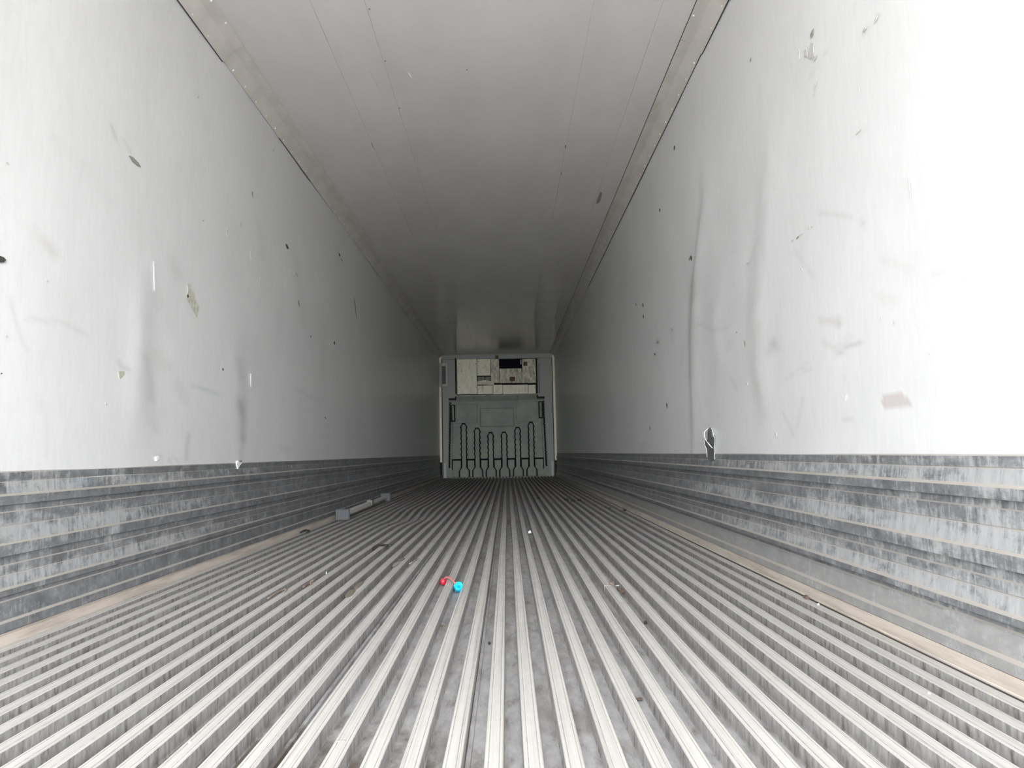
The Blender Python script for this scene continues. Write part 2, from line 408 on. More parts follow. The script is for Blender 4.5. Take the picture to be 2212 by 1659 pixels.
def stroke_field(X, strokes, Y, Z):
    """stains of the liner: colour factor per vertex"""
    col = np.ones(Y.shape + (3,))
    for pts, wpx, dark, tint in strokes:
        P = [on_x(px, py, X) for px, py in pts]
        mid = P[len(P)//2]; ppm = F/max(mid.y, 0.5)
        d = np.full(Y.shape, 9.0)
        sy = abs(mid.x - CAMX)/mid.y        # foreshortening of the wall along its length
        for a, b in zip(P, P[1:]):
            ay, az, by, bz = a.y*sy, a.z, b.y*sy, b.z
            vy, vz = by - ay, bz - az; n = vy*vy + vz*vz + 1e-9
            tt = np.clip(((Y*sy - ay)*vy + (Z - az)*vz)/n, 0, 1)
            d = np.minimum(d, np.hypot(Y*sy - ay - tt*vy, Z - az - tt*vz))
        r = wpx/ppm
        k = 0.75*dark*np.exp(-(d/r)**2)
        for c in range(3): col[..., c] *= 1 - k*(1 - tint[c])
    return col

def wall(name, side):
    X = side*HW
    yy = np.concatenate([np.arange(Y0, 1.6, 0.1), np.arange(1.6, 7.0, 0.0125), np.arange(7.0, L, 0.06), [L]])
    zz = np.concatenate([[0.44], np.arange(0.47, 2.66, 0.0135), [2.70]])
    Y, Z = np.meshgrid(yy, zz, indexing='ij')
    dx = np.zeros_like(Y)
    if side > 0:      # two long vertical buckles in the liner
        def crease(pts, amp, wn, wf):
            P = [on_x(px, py, X) for px, py in pts]
            yc = np.interp(-Z, [-p.z for p in P], [p.y for p in P])
            zt, zb = P[0].z, P[-1].z
            env = 1/(1 + np.exp(-(zt - Z)/0.10))/(1 + np.exp(-(Z - zb)/0.10))
            u = Y - yc
            return amp*env*np.where(u > 0, np.exp(-(u/wf)**2), np.exp(-(u/wn)**2))
        dx += crease([(1522,430),(1514,500),(1500,620),(1495,740),(1498,860),(1500,960)], 0.009, 0.17, 0.075)
        dx += crease([(1662,300),(1655,440),(1645,560),(1634,680),(1636,780),(1652,880)], 0.0065, 0.15, 0.11)
        dx += crease([(1560,600),(1540,700),(1560,800)], 0.004, 0.12, 0.10)
    else:
        def crease2(yc, amp, w, z0, z1):
            env = np.clip((z1 - Z)/0.25, 0, 1)*np.clip((Z - z0)/0.25, 0, 1)
            return amp*env*np.exp(-((Y - yc)/w)**2)
        dx += crease2(3.03, 0.007, 0.10, 0.55, 1.35) + crease2(4.12, 0.005, 0.16, 0.5, 1.3)
    dx += 0.0016*np.sin(Y*2.3 + 1.0)*np.sin(Z*1.7) + 0.0010*np.sin(Y*5.1)
    col = stroke_field(X, strokes_right() if side > 0 else strokes_left(), Y, Z)
    if side > 0:      # round rub mark
        H = [on_x(px, py, X) for px, py in half_disc]
        inside = np.zeros(Y.shape, bool); n = len(H)
        for a in range(n):
            y1, z1, y2, z2 = H[a].y, H[a].z, H[(a+1) % n].y, H[(a+1) % n].z
            cond = ((z1 > Z) != (z2 > Z)) & (Y < (y2 - y1)*(Z - z1)/(z2 - z1 + 1e-12) + y1)
            inside ^= cond
        col[inside] *= (0.80, 0.745, 0.73)
    V = np.stack([X - side*dx, Y, Z], -1).reshape(-1, 3)
    ny, nz = Y.shape
    i = np.arange(ny - 1)[:, None]*nz + np.arange(nz - 1)[None, :]
    q = np.stack([i, i + nz, i + nz + 1, i + 1], -1).reshape(-1, 4)
    if side > 0: q = q
    else: q = q[:, ::-1]
    me = bpy.data.meshes.new(name)
    me.vertices.add(len(V)); me.vertices.foreach_set('co', V.ravel())
    me.loops.add(q.size); me.loops.foreach_set('vertex_index', q.ravel().astype(np.int32))
    me.polygons.add(len(q)); me.polygons.foreach_set('loop_start', np.arange(0, q.size, 4, dtype=np.int32))
    me.polygons.foreach_set('use_smooth', np.ones(len(q), bool))
    me.update(calc_edges=True)
    at = me.color_attributes.new('wear', 'FLOAT_COLOR', 'POINT')
    at.data.foreach_set('color', np.concatenate([col.reshape(-1, 3), np.ones((len(V), 1))], 1).ravel().astype(np.float32))
    o = struct(link_mesh(name, me, M['wall']))
    bm = bmesh.new()      # the insulated body behind the liner
    a, b = sorted((X + side*0.012, X + side*0.075))
    box(bm, a, b, Y0, L + 0.05, -0.09, ZC + 0.06)
    obj('outer_skin', bm, M['lightgrey'], o)
    return o
wall_left = wall('wall_left', -1)
wall_right = wall('wall_right', 1)

# ---- ceiling: long liner sheets side by side
bm = bmesh.new(); box(bm, -HW - 0.07, HW + 0.07, Y0, L + 0.05, ZC + 0.0026, ZC + 0.07)
ceiling = struct(obj('ceiling', bm, M['ceiling']))
edges = [-HW, CAMX - 0.905, CAMX - 0.645, CAMX + 0.462, CAMX + 0.803, HW]
for a, b in zip(edges, edges[1:]):
    bm = bevelled_box(a + 0.0006, b - 0.0006, Y0, L, ZC, ZC + 0.0024, 0.0008)
    obj('ceiling_panel', bm, M['ceiling'], ceiling)
for (px, py) in ((798, 19), (832, 131), (863, 233), (1009, 150)):
    p = on_z(px, py, ZC)
    bm = bmesh.new(); bmesh.ops.create_cone(bm, cap_ends=True, segments=10, radius1=0.006, radius2=0.004, depth=0.004)
    bmesh.ops.translate(bm, verts=bm.verts, vec=(p.x, p.y, ZC - 0.001)); obj('screw', bm, M['gouge_grey'], ceiling)

# ---- front wall
bm = bmesh.new(); box(bm, -HW - 0.07, HW + 0.07, L, L + 0.08, -0.09, ZC + 0.06)
wall_front = struct(obj('wall_front', bm, M['front_wall']))

# ---- corrugated scuff liner along both walls
SC = [(0.0,.497),(.004,KT),(.004,.470),(.0015,.4675),(.004,.465),(.009,.432),(.019,.425),(.0185,.400),(.004,.397),(.004,.380),
      (.0095,.377),(.0095,.341),(.007,.3385),(.0095,.336),(.017,.291),(.026,.285),(.0255,.253),(.010,.250),(.010,.228),
      (.0155,.2245),(.0155,.201),(.013,.1985),(.0155,.196),(.021,.163),(.032,.157),(.0315,.141),(.019,.138),(.019,.127),(.025,.1235),
      (.0305,.072),(.039,.065),(.0395,.040),(.0335,.0365),(.0335,-.036),(0.0,-.036)]
ys2 = [Y0 + (L - 0.11 - Y0)*k/40 for k in range(41)]
for side, nm, fac in ((-1, 'baseboard_left', 0.62), (1, 'baseboard_right', 1.0)):
    prof = [(side*(HW - 0.0005 - d*fac), z) for d, z in SC]
    b = struct(obj(nm, extrude_profile(prof, ys2, True), M['scuff']))
    edge = (RIBX0 - 20*PITCH - 0.0185) if side < 0 else (RIBX0 + 15*PITCH + 0.0185)
    i0 = side*(HW - 0.0335*fac - 0.001)
    gap = side*0.0125
    prof = [(i0, -0.034), (i0, 0.037), (i0 - side*0.004, 0.038), (edge + gap + side*0.0015, 0.0035), (edge + gap, 0.001), (edge + gap, -0.034)]
    obj('curb_strip', extrude_profile(prof, ys2, True), M['curb'], b)
    bm = bmesh.new(); a, c = sorted((edge + side*0.0006, edge + gap - side*0.0006))
    box(bm, a, c, Y0, L - 0.12, -0.033, -0.0025); obj('dark_gap_line', bm, M['soil_and_gap_dark'], b)  # black fill stands for the dark depth of the gap
    bm = bmesh.new()     # black box paints the dark open gap where the scuff liner stops short
    a, c = sorted((side*(HW - 0.001), side*(HW - 0.05)))
    box(bm, a, c, L - 0.108, L - 0.04, -0.03, 0.34); obj('end_gap_dark', bm, M['flatblack'], b)

# ---- cove trims between walls and ceiling, in lengths, riveted along both edges
def cove(side, y0, y1, lift):
    X = side*(HW - 0.004)
    s = side
    prof = [(X, 2.622 - lift), (X - s*0.056, 2.683 - lift), (X - s*0.109, ZC - 0.0035), (X - s*0.109, ZC - 0.0005), (X, ZC - 0.0005)]
    n = max(2, int((y1 - y0)/0.8))
    return extrude_profile(prof, [y0 + (y1 - y0)*k/n for k in range(n + 1)], True)
tn = 1
for side in (-1, 1):
    for (y0, y1, lift) in ((Y0, 3.86, 0.008), (3.866, L - 0.01, 0.0)):
        o = struct(obj('trim_%d' % tn, cove(side, y0, y1, lift), M['cove'])); tn += 1
        bm = bmesh.new(); y = y0 + 0.12
        while y < y1 - 0.05:
            for (dd, zz2, nx, nz) in ((0.010, 2.632, -0.73, -0.68), (0.098, 2.696, -0.31, -0.95)):
                c = Vector((side*(HW - 0.004 - dd), y, zz2 - lift*0.6))
                n = Vector((side*nx, 0, nz)); u = Vector((0, 1, 0)); w_ = n.cross(u)
                rings = []
                for (r, h) in ((0.0062, -0.001), (0.0048, 0.0022)):
                    rings.append([bm.verts.new(c + n*h + r*(math.cos(q)*u + math.sin(q)*w_)) for q in [k*math.pi/4 for k in range(8)]])
                for k in range(8): bm.faces.new((rings[0][k], rings[0][(k+1) % 8], rings[1][(k+1) % 8], rings[1][k]))
                bm.faces.new(rings[1])
            y += 0.187
        r = obj('rivets', bm, M['rivet'], o); r['kind'] = 'stuff'
    # thin dark joint where the first two lengths meet and along the wall edge
    bm = bmesh.new()
    xs_ = sorted((side*(HW - 0.0012), side*(HW - 0.0058)))
    box(bm, *xs_, Y0, 3.855, 2.6100, 2.6128); obj('dark_gap_line', bm, M['seam'], o)
    bm = bmesh.new()
    box(bm, *xs_, *((4.85, 5.65) if side < 0 else (3.87, 9.5)), 2.6178, 2.6208); obj('dark_gap_line', bm, M['seam'], o)
    if side > 0:
        bm = bmesh.new(); box(bm, *sorted((side*(HW - 0.113), side*(HW - 0.117))), Y0, 14.0, ZC - 0.0015, ZC + 0.002)
        obj('dark_gap_line', bm, M['seam'], o)  # black strip stands for the shadow gap above the right cove

# ================================================================== FRONT WALL FITTINGS
YW = L
def fx(px, py, d=0.0): return on_y(px, py, L - d)
# cream corner edges
for side, pts in ((-1, ((950.5, 770), (951.5, 1030))), (1, ((1198.5, 764), (1204.5, 1026)))):
    z1, z0 = fx(*pts[0]).z, 0.0
    a = side*(HW - 0.001); b = side*(HW - 0.052); x0, x1 = sorted((a, b))
    o = struct(obj('trim_%d' % tn, bevelled_box(x0, x1, L - 0.035, L - 0.001, z0, z1, 0.006), M['cream'])); tn += 1
    bm = bmesh.new(); xa, xb = sorted((side*(HW - 0.0525), side*(HW - 0.066)))
    box(bm, xa, xb, L - 0.012, L - 0.001, z0, z1); obj('shadow_gap', bm, M['flatblack'], o)
    zt = fx(952, 1000).z
    xa, xb = sorted((side*(HW - 0.070), side*(HW - 0.135)))
    obj('corner_plate', bevelled_box(xa, xb, L - 0.02, L - 0.001, 0.0, zt, 0.004), M['lightgrey'], o)
# top rail of the front wall
zt = fx(1075, 775).z
bm = bevelled_box(-HW + 0.055, HW - 0.055, L - 0.03, L - 0.001, zt, ZC - 0.02, 0.004)
struct(obj('trim_%d' % tn, bm, M['front_wall'])); tn += 1

# small open frame left of the cooling unit
fr = empty('wall_frame', (fx(959, 836).x, L - 0.001, fx(959, 836).z)); fl = fr.location
thing(fr, 'small upright rectangular grey frame fixed on the front wall left of the cooling unit', 'frame')
xa, xb = fx(949.8, 810).x, fx(968, 810).x; za, zb = fx(959, 836).z, fx(959, 785).z
xi, xj = fx(955.5, 810).x, fx(963.3, 810).x; zi, zj = fx(959, 830).z, fx(959, 792).z
for (x0, x1, z0, z1, mm) in ((xa, xi, za, zb, 'front_wall'), (xj, xb, za, zb, 'framebar'), (xi, xj, za, zi, 'framebar'), (xi, xj, zj, zb, 'framebar')):
    obj('frame_bar', bevelled_box(x0 - fl.x, x1 - fl.x, -0.075, -0.03, z0 - fl.z, z1 - fl.z, 0.005), M[mm], fr)
bm = bmesh.new(); box(bm, xa - fl.x + .004, xb - fl.x - .004, -0.0295, 0.0, za - fl.z + .004, zb - fl.z - .004)
obj('back_plate', bm, M['padgrey'], fr)

# ---- cooling unit cover high on the front wall
P0 = fx(1073, 852)
un = empty('cooling_unit', (P0.x, L - 0.001, P0.z)); ul = un.location
thing(un, 'streaked cream metal cover with one dark air opening, high on the front wall', 'cooling unit')
def plate(name, x0, y0, x1, y1, d0, d1, m, parent=un, b=0.004):
    A, B = fx((x0 + x1)/2, y1), fx((x0 + x1)/2, y0)
    xl, xr = fx(x0, (y0 + y1)/2).x, fx(x1, (y0 + y1)/2).x
    return obj(name, bevelled_box(xl - ul.x, xr - ul.x, -d1, -d0, A.z - ul.z, B.z - ul.z, b), m, parent)
plate('backing', 986.5, 776, 1159.5, 852, 0.0, 0.04, M['flatblack'])
pa = plate('cover_panel', 988, 777, 1030.4, 852.2, 0.045, 0.10, M['evap'])
pb = plate('cover_panel', 1031.2, 777, 1059.6, 812.6, 0.045, 0.11, M['evap'])
# right cover with an opening; a near-black plate paints the dark inside
plate('cover_panel', 1060.4, 776.5, 1078.5, 828.0, 0.045, 0.10, M['evap2'])
plate('cover_panel', 1127.2, 776.5, 1157, 828.0, 0.045, 0.10, M['evap2'])
plate('cover_panel', 1079, 797, 1126.7, 828.0, 0.045, 0.10, M['evap2'])
dark_plate = plate('opening_dark_plate', 1079, 776.5, 1126.7, 796.6, 0.041, 0.050, M['void'])
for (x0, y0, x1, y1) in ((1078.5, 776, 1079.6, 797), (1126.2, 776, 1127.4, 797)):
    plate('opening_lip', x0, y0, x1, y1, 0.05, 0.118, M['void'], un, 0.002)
plate('opening_lip', 1123.6, 778, 1126.0, 788, 0.052, 0.09, M['lightgrey'], un, 0.002)
plate('inspection_hole', 1101.2, 814.8, 1112.4, 824.2, 0.1005, 0.104, M['leafdark'])
plate('inspection_hole', 1130.5, 782.5, 1138.8, 791, 0.1005, 0.104, M['leafdark'])
# battered ledge below the small cover
plate('ledge_panel', 1032, 814.5, 1047, 825.5, 0.045, 0.085, M['gouge_grey'])
plate('ledge_panel', 1048.5, 814.5, 1060, 822, 0.045, 0.08, M['gouge_grey'])
bm = bmesh.new()      # bent lip
rows = []
for k in range(13):
    f = k/12; px = 1031.5 + 36*f; bend = math.sin(f*math.pi)*1.6 - 2.2*f*f
    pt, pbm = fx(px, 825.0 - bend*0.6 - 2.0*math.sin(f*math.pi)), fx(px, 831.0 + 1.2 - bend*0.4)
    dd = 0.10 + 0.035*math.sin(f*math.pi)
    rows.append([bm.verts.new((p.x - ul.x, -q, p.z - ul.z)) for p, q in ((pt, 0.05), (pt, dd), (pbm, dd + 0.012), (pbm, 0.05))])
for a, b in zip(rows, rows[1:]):
    for k in range(4): bm.faces.new((a[k], a[(k+1) % 4], b[(k+1) % 4], b[k]))
bm.faces.new(rows[0][::-1]); bm.faces.new(rows[-1])
obj('bent_lip', bm, M['evap'], un)
for (x0, x1, mm) in ((1031.6, 1065.0, 'evap'), (1065.6, 1085.8, 'evap'), (1086.4, 1140.2, 'evap'), (1140.8, 1157, 'evap')):
    plate('lower_panel', x0, 832.0 if x0 > 1060 else 833.5, x1, 851.8 - 0.6*(x0 > 1100), 0.045, 0.105, M[mm])
for (px, py) in ((992, 786), (1028, 786), (992, 836), (1029, 836), (1033.3, 781), (1054, 777.9), (1033.3, 807.5), (1056.5, 787), (1066, 780),
                 (1155, 807), (1034, 841), (1155.3, 837), (1043.2, 794), (1152, 779)):
    p = fx(px, py, 0.1)
    bm = bmesh.new(); bmesh.ops.create_cone(bm, cap_ends=True, segments=8, radius1=0.009, radius2=0.006, depth=0.014)
    bmesh.ops.rotate(bm, verts=bm.verts, cent=(0, 0, 0), matrix=Matrix.Rotation(math.pi/2, 3, 'X'))
    bmesh.ops.translate(bm, verts=bm.verts, vec=(p.x - ul.x, -0.112, p.z - ul.z)); obj('screw', bm, M['gouge_dark'], un)
# upright pipe at the right of the unit and dark upright at its left
pt, pb2 = fx(1163.0, 772), fx(1163.8, 849)
o = obj('pipe', tube([(pt.x - ul.x, -0.05, pt.z - ul.z), (pt.x - ul.x, -0.05, pb2.z - ul.z)], 0.011, 10), M['front'], un, True)
plate('pipe_clamp', 1161.8, 779, 1165.3, 785, 0.02, 0.07, M['lightgrey'])
plate('side_channel', 983.4, 774, 985.8, 851.5, 0.0, 0.055, M['flatblack'])
plate('side_channel', 1158.4, 774, 1160.8, 849.5, 0.0, 0.055, M['flatblack'])
plate('top_lug', 1070, 768.5, 1076.5, 775.5, 0.03, 0.07, M['leafdark'])

# ---- moulded air-return bulkhead
D0 = 0.085
def hz(py): return fx(1075, py, D0).z
def hx(px, py): return fx(px, py, D0).x
bz_top, bz_sh = hz(854.3), hz(862.5)
xl0, xl1 = hx(968.5, 866), hx(966.5, 1032); xr0, xr1 = hx(1177.0, 862), hx(1185.5, 1030)
nl, nr = hx(985.5, 858), hx(1159.5, 856)
step = 0.0075
gx = np.arange(min(xl0, xl1) - 0.02, max(xr0, xr1) + 0.02, step)
gz = np.arange(0.002, bz_top + step, step)
X, Z = np.meshgrid(gx, gz, indexing='ij')
tz = np.clip(1 - Z/bz_sh, 0, 1)
left = np.where(Z > bz_sh, nl, xl0 + (xl1 - xl0)*tz)
right = np.where(Z > bz_sh, nr, xr0 + (xr1 - xr0)*tz)
Hf = np.full(X.shape, D0)
zb = hz(866)
Hf = np.where(Z > zb, 0.03 + (D0 - 0.03)*np.clip((bz_top - Z)/(bz_top - zb), 0, 1), Hf)
def groove(mask, depth): 
    global Hf
    Hf = np.where(mask, np.minimum(Hf, D0 - depth), Hf)
def rect_line(x0, x1, z0, z1, w, depth):
    inside = (X > x0) & (X < x1) & (Z > z0) & (Z < z1)
    core = (X > x0 + w) & (X < x1 - w) & (Z > z0 + w) & (Z < z1 - w)
    groove(inside & ~core, depth)
FL = [(1001.5, 916.5), (1030.5, 926.0), (1059.6, 935.8), (1088.8, 934.8), (1117.8, 924.5), (1146.8, 913.8)]
z_bar = fx(1075, 990.5, D0).z
z_foot = fx(1075, 1009, D0).z
def flute_half(z, ztop, zf=None):
    w = 0.047 + 0.0065*math.cos(2*math.pi*(ztop - z - 0.07)/0.118)
    e = ztop - z
    if e < 0.05: w *= math.sqrt(max(0.0, 1 - ((0.05 - e)/0.05)**2))*0.85 + 0.15
    if z < z_bar: w = 0.046
    if z < z_foot: w = 0.046 + 0.052*min(1, ((z_foot - z)/0.07))**0.7
    return w
flutes = []
for (px, py) in FL:
    xc, ztop = fx(px, py, D0).x, fx(px, py, D0).z
    flutes.append((xc, ztop))
    zl = gz; hw = np.array([flute_half(z, ztop) if z < ztop else -1 for z in gz])
    hw2 = np.array([flute_half(min(z, ztop - 0.004), ztop) if z < ztop + 0.024 else -1 for z in gz])
    m1 = np.abs(X - xc) < (hw2[None, :] + 0.020)
    groove(m1 & (Z < ztop + 0.024), 0.080)
# recessed pockets between the flute feet
bounds = [hx(976.5, 1000)] + [f[0] for f in flutes] + [hx(1175.0, 998)]
for k in range(7):
    x0 = bounds[k] + (0.0 if k == 0 else 0.06); x1 = bounds[k+1] - (0.0 if k == 6 else 0.06)
    inside = (X > x0) & (X < x1) & (Z < z_bar)
    core = (X > x0 + 0.016) & (X < x1 - 0.016) & (Z < z_bar - 0.03)
    groove(inside & (Z > 0.02), 0.040); groove(inside & ~core & (Z > z_foot - 0.05), 0.080)
# serrated side mouldings
for (sx0, sx1, s) in ((xl0, xl1, 1), (xr0, xr1, -1)):
    base = sx0 + (sx1 - sx0)*tz
    wav = 0.006*np.cos(2*np.pi*Z/0.058)
    groove((np.abs(X - (base + s*0.040) - wav) < 0.015) & (Z < bz_sh - 0.05) & (Z > 0.02), 0.075)
    groove((np.abs(X - (base + s*0.095)) < 0.006) & (Z < bz_sh - 0.10) & (Z > 0.05), 0.016)
# hand slots
for (x0, y0, x1, y1) in ((974.0, 872.5, 983.2, 909), (1163.5, 868.8, 1172.5, 905)):
    rect_line(hx(x0, 890), hx(x1, 890), hz(y1), hz(y0), 0.020, 0.07)
# shallow plates in the upper part
rect_line(hx(1036.5, 900), hx(1110, 900), hz(921.5), hz(881.5), 0.012, 0.016)
for (x0, y0, x1, y1) in ((985.5, 872, 1030.5, 913), (1116.0, 870, 1160.5, 911)):
    mk = (X > hx(x0, 890)) & (X < hx(x1, 890)) & (Z > hz(y1)) & (Z < hz(y0))
    Hf = np.where(mk & (Hf > D0 - 0.001), D0 - 0.010, Hf)
for px in (1023.5, 1118.5):
    groove((np.abs(X - hx(px, 858)) < 0.006) & (Z > zb), 0.07)
keep = (X >= left) & (X <= right)
cell = keep[:-1, :-1] & keep[1:, :-1] & keep[:-1, 1:] & keep[1:, 1:]
cut = Hf < D0 - 0.0645                     # slots cut through to the black sheet that makes them dark
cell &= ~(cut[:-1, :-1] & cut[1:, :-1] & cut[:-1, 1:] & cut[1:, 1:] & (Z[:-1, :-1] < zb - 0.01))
bm = bmesh.new(); idx = {}
bk = empty('air_return_bulkhead', (0.0, L - 0.001, 0.0))
thing(bk, 'grey-green moulded plastic bulkhead with wavy upright flutes on the front wall below the cooling unit', 'bulkhead')
def gv(i, j):
    if (i, j) not in idx: idx[(i, j)] = bm.verts.new((gx[i], -Hf[i, j], gz[j]))
    return idx[(i, j)]
for i in range(cell.shape[0]):
    for j in range(cell.shape[1]):
        if cell[i, j]: bm.faces.new((gv(i, j), gv(i+1, j), gv(i+1, j+1), gv(i, j+1)))
be = [e for e in bm.edges if len(e.link_faces) == 1]
r = bmesh.ops.extrude_edge_only(bm, edges=be)
for v in r['geom']:
    if isinstance(v, bmesh.types.BMVert): v.co.y = max(v.co.y, -0.012)
obj('moulded_panel', bm, M['front'], bk)
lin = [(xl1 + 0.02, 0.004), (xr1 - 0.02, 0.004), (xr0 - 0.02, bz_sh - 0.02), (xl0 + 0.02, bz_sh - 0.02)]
obj('slot_dark_sheet', prism([(x, 0.0, z) for x, z in lin], (0, -1, 0), 0.009), M['void'], bk)  # added black sheet, stands for the shade in the slots
for (xc, ztop) in flutes:
    zs = list(np.arange(ztop - 0.001, 0.012, -0.011)) + [0.010]
    ring = [(xc + flute_half(z, ztop), z) for z in zs] + [(xc - flute_half(z, ztop), z) for z in zs[::-1]]
    bm = bmesh.new()
    a = [bm.verts.new((x, -0.014, z)) for x, z in ring]
    b = [bm.verts.new((xc + (x - xc)*0.99, -0.080, z)) for x, z in ring]
    c = [bm.verts.new((xc + (x - xc)*0.86, -0.092, z)) for x, z in ring]
    n = len(ring)
    for r0, r1 in ((a, b), (b, c)):
        for k in range(n): bm.faces.new((r0[k], r0[(k+1) % n], r1[(k+1) % n], r1[k]))
    h = len(zs)
    for k in range(h - 1): bm.faces.new((c[k], c[k+1], c[n-2-k], c[n-1-k]))
    obj('flute', bm, M['front'], bk)
for xa_, xb_ in ((nl - 0.030, nl - 0.004), (nr + 0.004, nr + 0.030)):      # black strips painting the shade beside the neck
    bm = bmesh.new(); box(bm, xa_, xb_, -0.05, 0.0, bz_sh + 0.004, bz_top); obj('shade_strip', bm, M['flatblack'], bk)
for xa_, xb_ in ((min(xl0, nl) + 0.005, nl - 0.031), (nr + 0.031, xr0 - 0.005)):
    bm = bmesh.new(); box(bm, xa_, xb_, -0.05, 0.0, bz_sh + 0.002, bz_sh + 0.045); obj('shade_strip', bm, M['flatblack'], bk)  # same painted shade along the shoulders
for (px, s) in ((972, 1), (1180, 1)):       # half feet at both ends of the row
    xc = fx(px, 1020, D0).x
    pts = [(xc - 0.055, 0.01), (xc + 0.055, 0.01), (xc + 0.055, z_foot - 0.07), (xc + 0.03, z_foot), (xc - 0.03, z_foot), (xc - 0.055, z_foot - 0.07)]
    bm = prism([(x, -D0, z) for x, z in pts], (0, -1, 0), 0.014)
    obj('flute_foot', bm, M['front'], bk)
# worn embossed lettering above the centre plate; only A, I and D can still be made out
def letters(txt, px, py, size, depth=0.006):
    cu = bpy.data.curves.new('embossed_letter', 'FONT'); cu.body = txt; cu.size = size; cu.extrude = depth; cu.resolution_u = 2
    tmp = bpy.data.objects.new('tmp', cu); C.objects.link(tmp)
    dg = bpy.context.evaluated_depsgraph_get(); me = bpy.data.meshes.new_from_object(tmp.evaluated_get(dg))
    bpy.data.objects.remove(tmp, do_unlink=True)
    p = fx(px, py, D0)
    me.transform(Matrix.Translation((p.x, -D0 - 0.002, p.z)) @ Matrix.Rotation(math.pi/2, 4, 'X'))
    return link_mesh('embossed_letter', me, M['front'], bk)
letters('A', 1055.5, 879.5, 0.085); letters('I', 1080.5, 878.5, 0.075); letters('D', 1084.5, 878.5, 0.075)
for k in range(4):
    p = fx(1064 + 4*k, 875.2, D0)
    bm = bmesh.new(); box(bm, p.x - 0.014, p.x + 0.012, -D0 - 0.006, -D0, p.z - 0.008, p.z + 0.012); obj('embossed_bar', bm, M['front'], bk)

# ================================================================== WEAR ON THE LINERS (gouges are real, shallow pieces; one streak paints a highlight)
def mark(parent, surf, pts, m, name='gouge', depth=0.0012):
    if surf == 'L': P = [on_x(x, y, -HW) for x, y in pts]; n = (1, 0, 0)
    elif surf == 'R': P = [on_x(x, y, HW) for x, y in pts]; n = (-1, 0, 0)
    elif surf == 'C': P = [on_z(x, y, ZC) for x, y in pts]; n = (0, 0, -1)
    nv = Vector(n); off = 0.0
    if surf == 'L': off = 0.0034
    if surf == 'R': off = 0.0034
    P = [p + nv*(off - depth) for p in P]
    return obj(name, prism(P, n, depth*1.6), M[m], parent)
def sliver(x0, y0, x1, y1, w):
    dx, dy = x1 - x0, y1 - y0; n = math.hypot(dx, dy) or 1; ux, uy = -dy/n*w/2, dx/n*w/2
    f = lambda a, s: (x0 + dx*a + ux*s, y0 + dy*a + uy*s)
    return [f(0, 0), f(0.3, 1.0), f(0.62, 0.8), f(1, 0.0), f(0.7, -0.7), f(0.28, -1.0)]
WL, WR = wall_left, wall_right
mark(WL, 'L', [(277,336),(285,339),(297,351),(303,361),(296,359),(285,350)], 'gouge_grey')
mark(WL, 'L', [(403,613),(410,613),(412,628),(418,633),(419,645),(424,655),(428,665),(427,670),(425,675),(424,686),(421,678),(417,672),(409,658),(402,645),(400,636),(404,632)], 'fibre', 'torn_patch')
mark(WL, 'L', [(402,638),(405,636),(406,642),(403,643)], 'gouge_dark', 'gouge', 0.0026)
mark(WL, 'L', [(253,803),(260,801),(268,803),(267,810),(262,815),(257,820),(254,812)], 'fibre', 'torn_patch')
mark(WL, 'L', [(-4,552),(6,556),(11,562),(5,567),(-4,567)], 'gouge_dark')
mark(WL, 'L', [(616,527),(619,528),(623,537),(621,538),(618,534)], 'gouge_dark')
mark(WL, 'L', [(636,587),(640,590),(643,597),(640,597),(637,593)], 'fibre', 'torn_patch')
for s in ((732,547,734,555,2.2,'gouge_dark'), (736,558,739,566,1.6,'gouge_grey'), (296,698,322,795,1.6,'gouge_mid'), (309,748,320,785,2.6,'gouge_mid'),
          (426,206,428,213,3.0,'gouge_mid'), (643,647,646,664,2.4,'gouge_grey'), (721,737,722,745,2.4,'gouge_dark'), (544,412,545,428,2,'gouge_grey'),
          (518,478,519,494,2.5,'gouge_mid'), (331,565,332,628,2.2,'white'), (541,807,541,836,2.2,'white'), (480,795,481,801,2,'gouge_dark'),  # first white streak here is a painted highlight
          (0,806,2,808,4,'gouge_dark'), (590,322,590,328,2,'gouge_mid'), (541,540,541,560,1.5,'gouge_mid'), (98,605,103,610,4,'gouge_mid'), (226,870,230,876,4,'gouge_mid'),
          (436,475,440,480,3,'gouge_mid'), (764,640,770,690,1.6,'gouge_grey'), (490,492,490,512,1.5,'gouge_mid'), (10,722,14,730,3,'gouge_mid'),
          (560,600,561,625,1.4,'gouge_mid'), (670,724,671,730,2,'gouge_grey'), (12,350,18,356,2,'gouge_mid'), (700,900,704,906,2,'gouge_grey')):
    mark(WL, 'L', sliver(*s[:5]), s[5], 'scratch', 0.0010)  # includes the white streak at (331,565), a painted highlight
mark(WL, 'L', [(508,1003),(511,996),(519,995),(520,1000),(515,1006),(511,1013)], 'white', 'torn_flap', 0.008)
mark(WL, 'L', [(513,996),(519,994),(520,998),(515,999)], 'gouge_grey', 'gouge', 0.009)
mark(WL, 'L', [(334,987),(340,985),(341,992),(335,996)], 'white', 'torn_flap', 0.005)
mark(WR, 'R', [(1754,92),(1761,94),(1759,105),(1761,121),(1757,129),(1755,124),(1752,129),(1747,120),(1750,103)], 'gouge_mid', 'torn_patch')
mark(WR, 'R', [(1739,109),(1745,105),(1746,123),(1743,121),(1739,123)], 'gouge_mid', 'torn_patch')
mark(WR, 'R', [(1760,61),(1758,74),(1754,83),(1752,76),(1755,68)], 'gouge_grey')
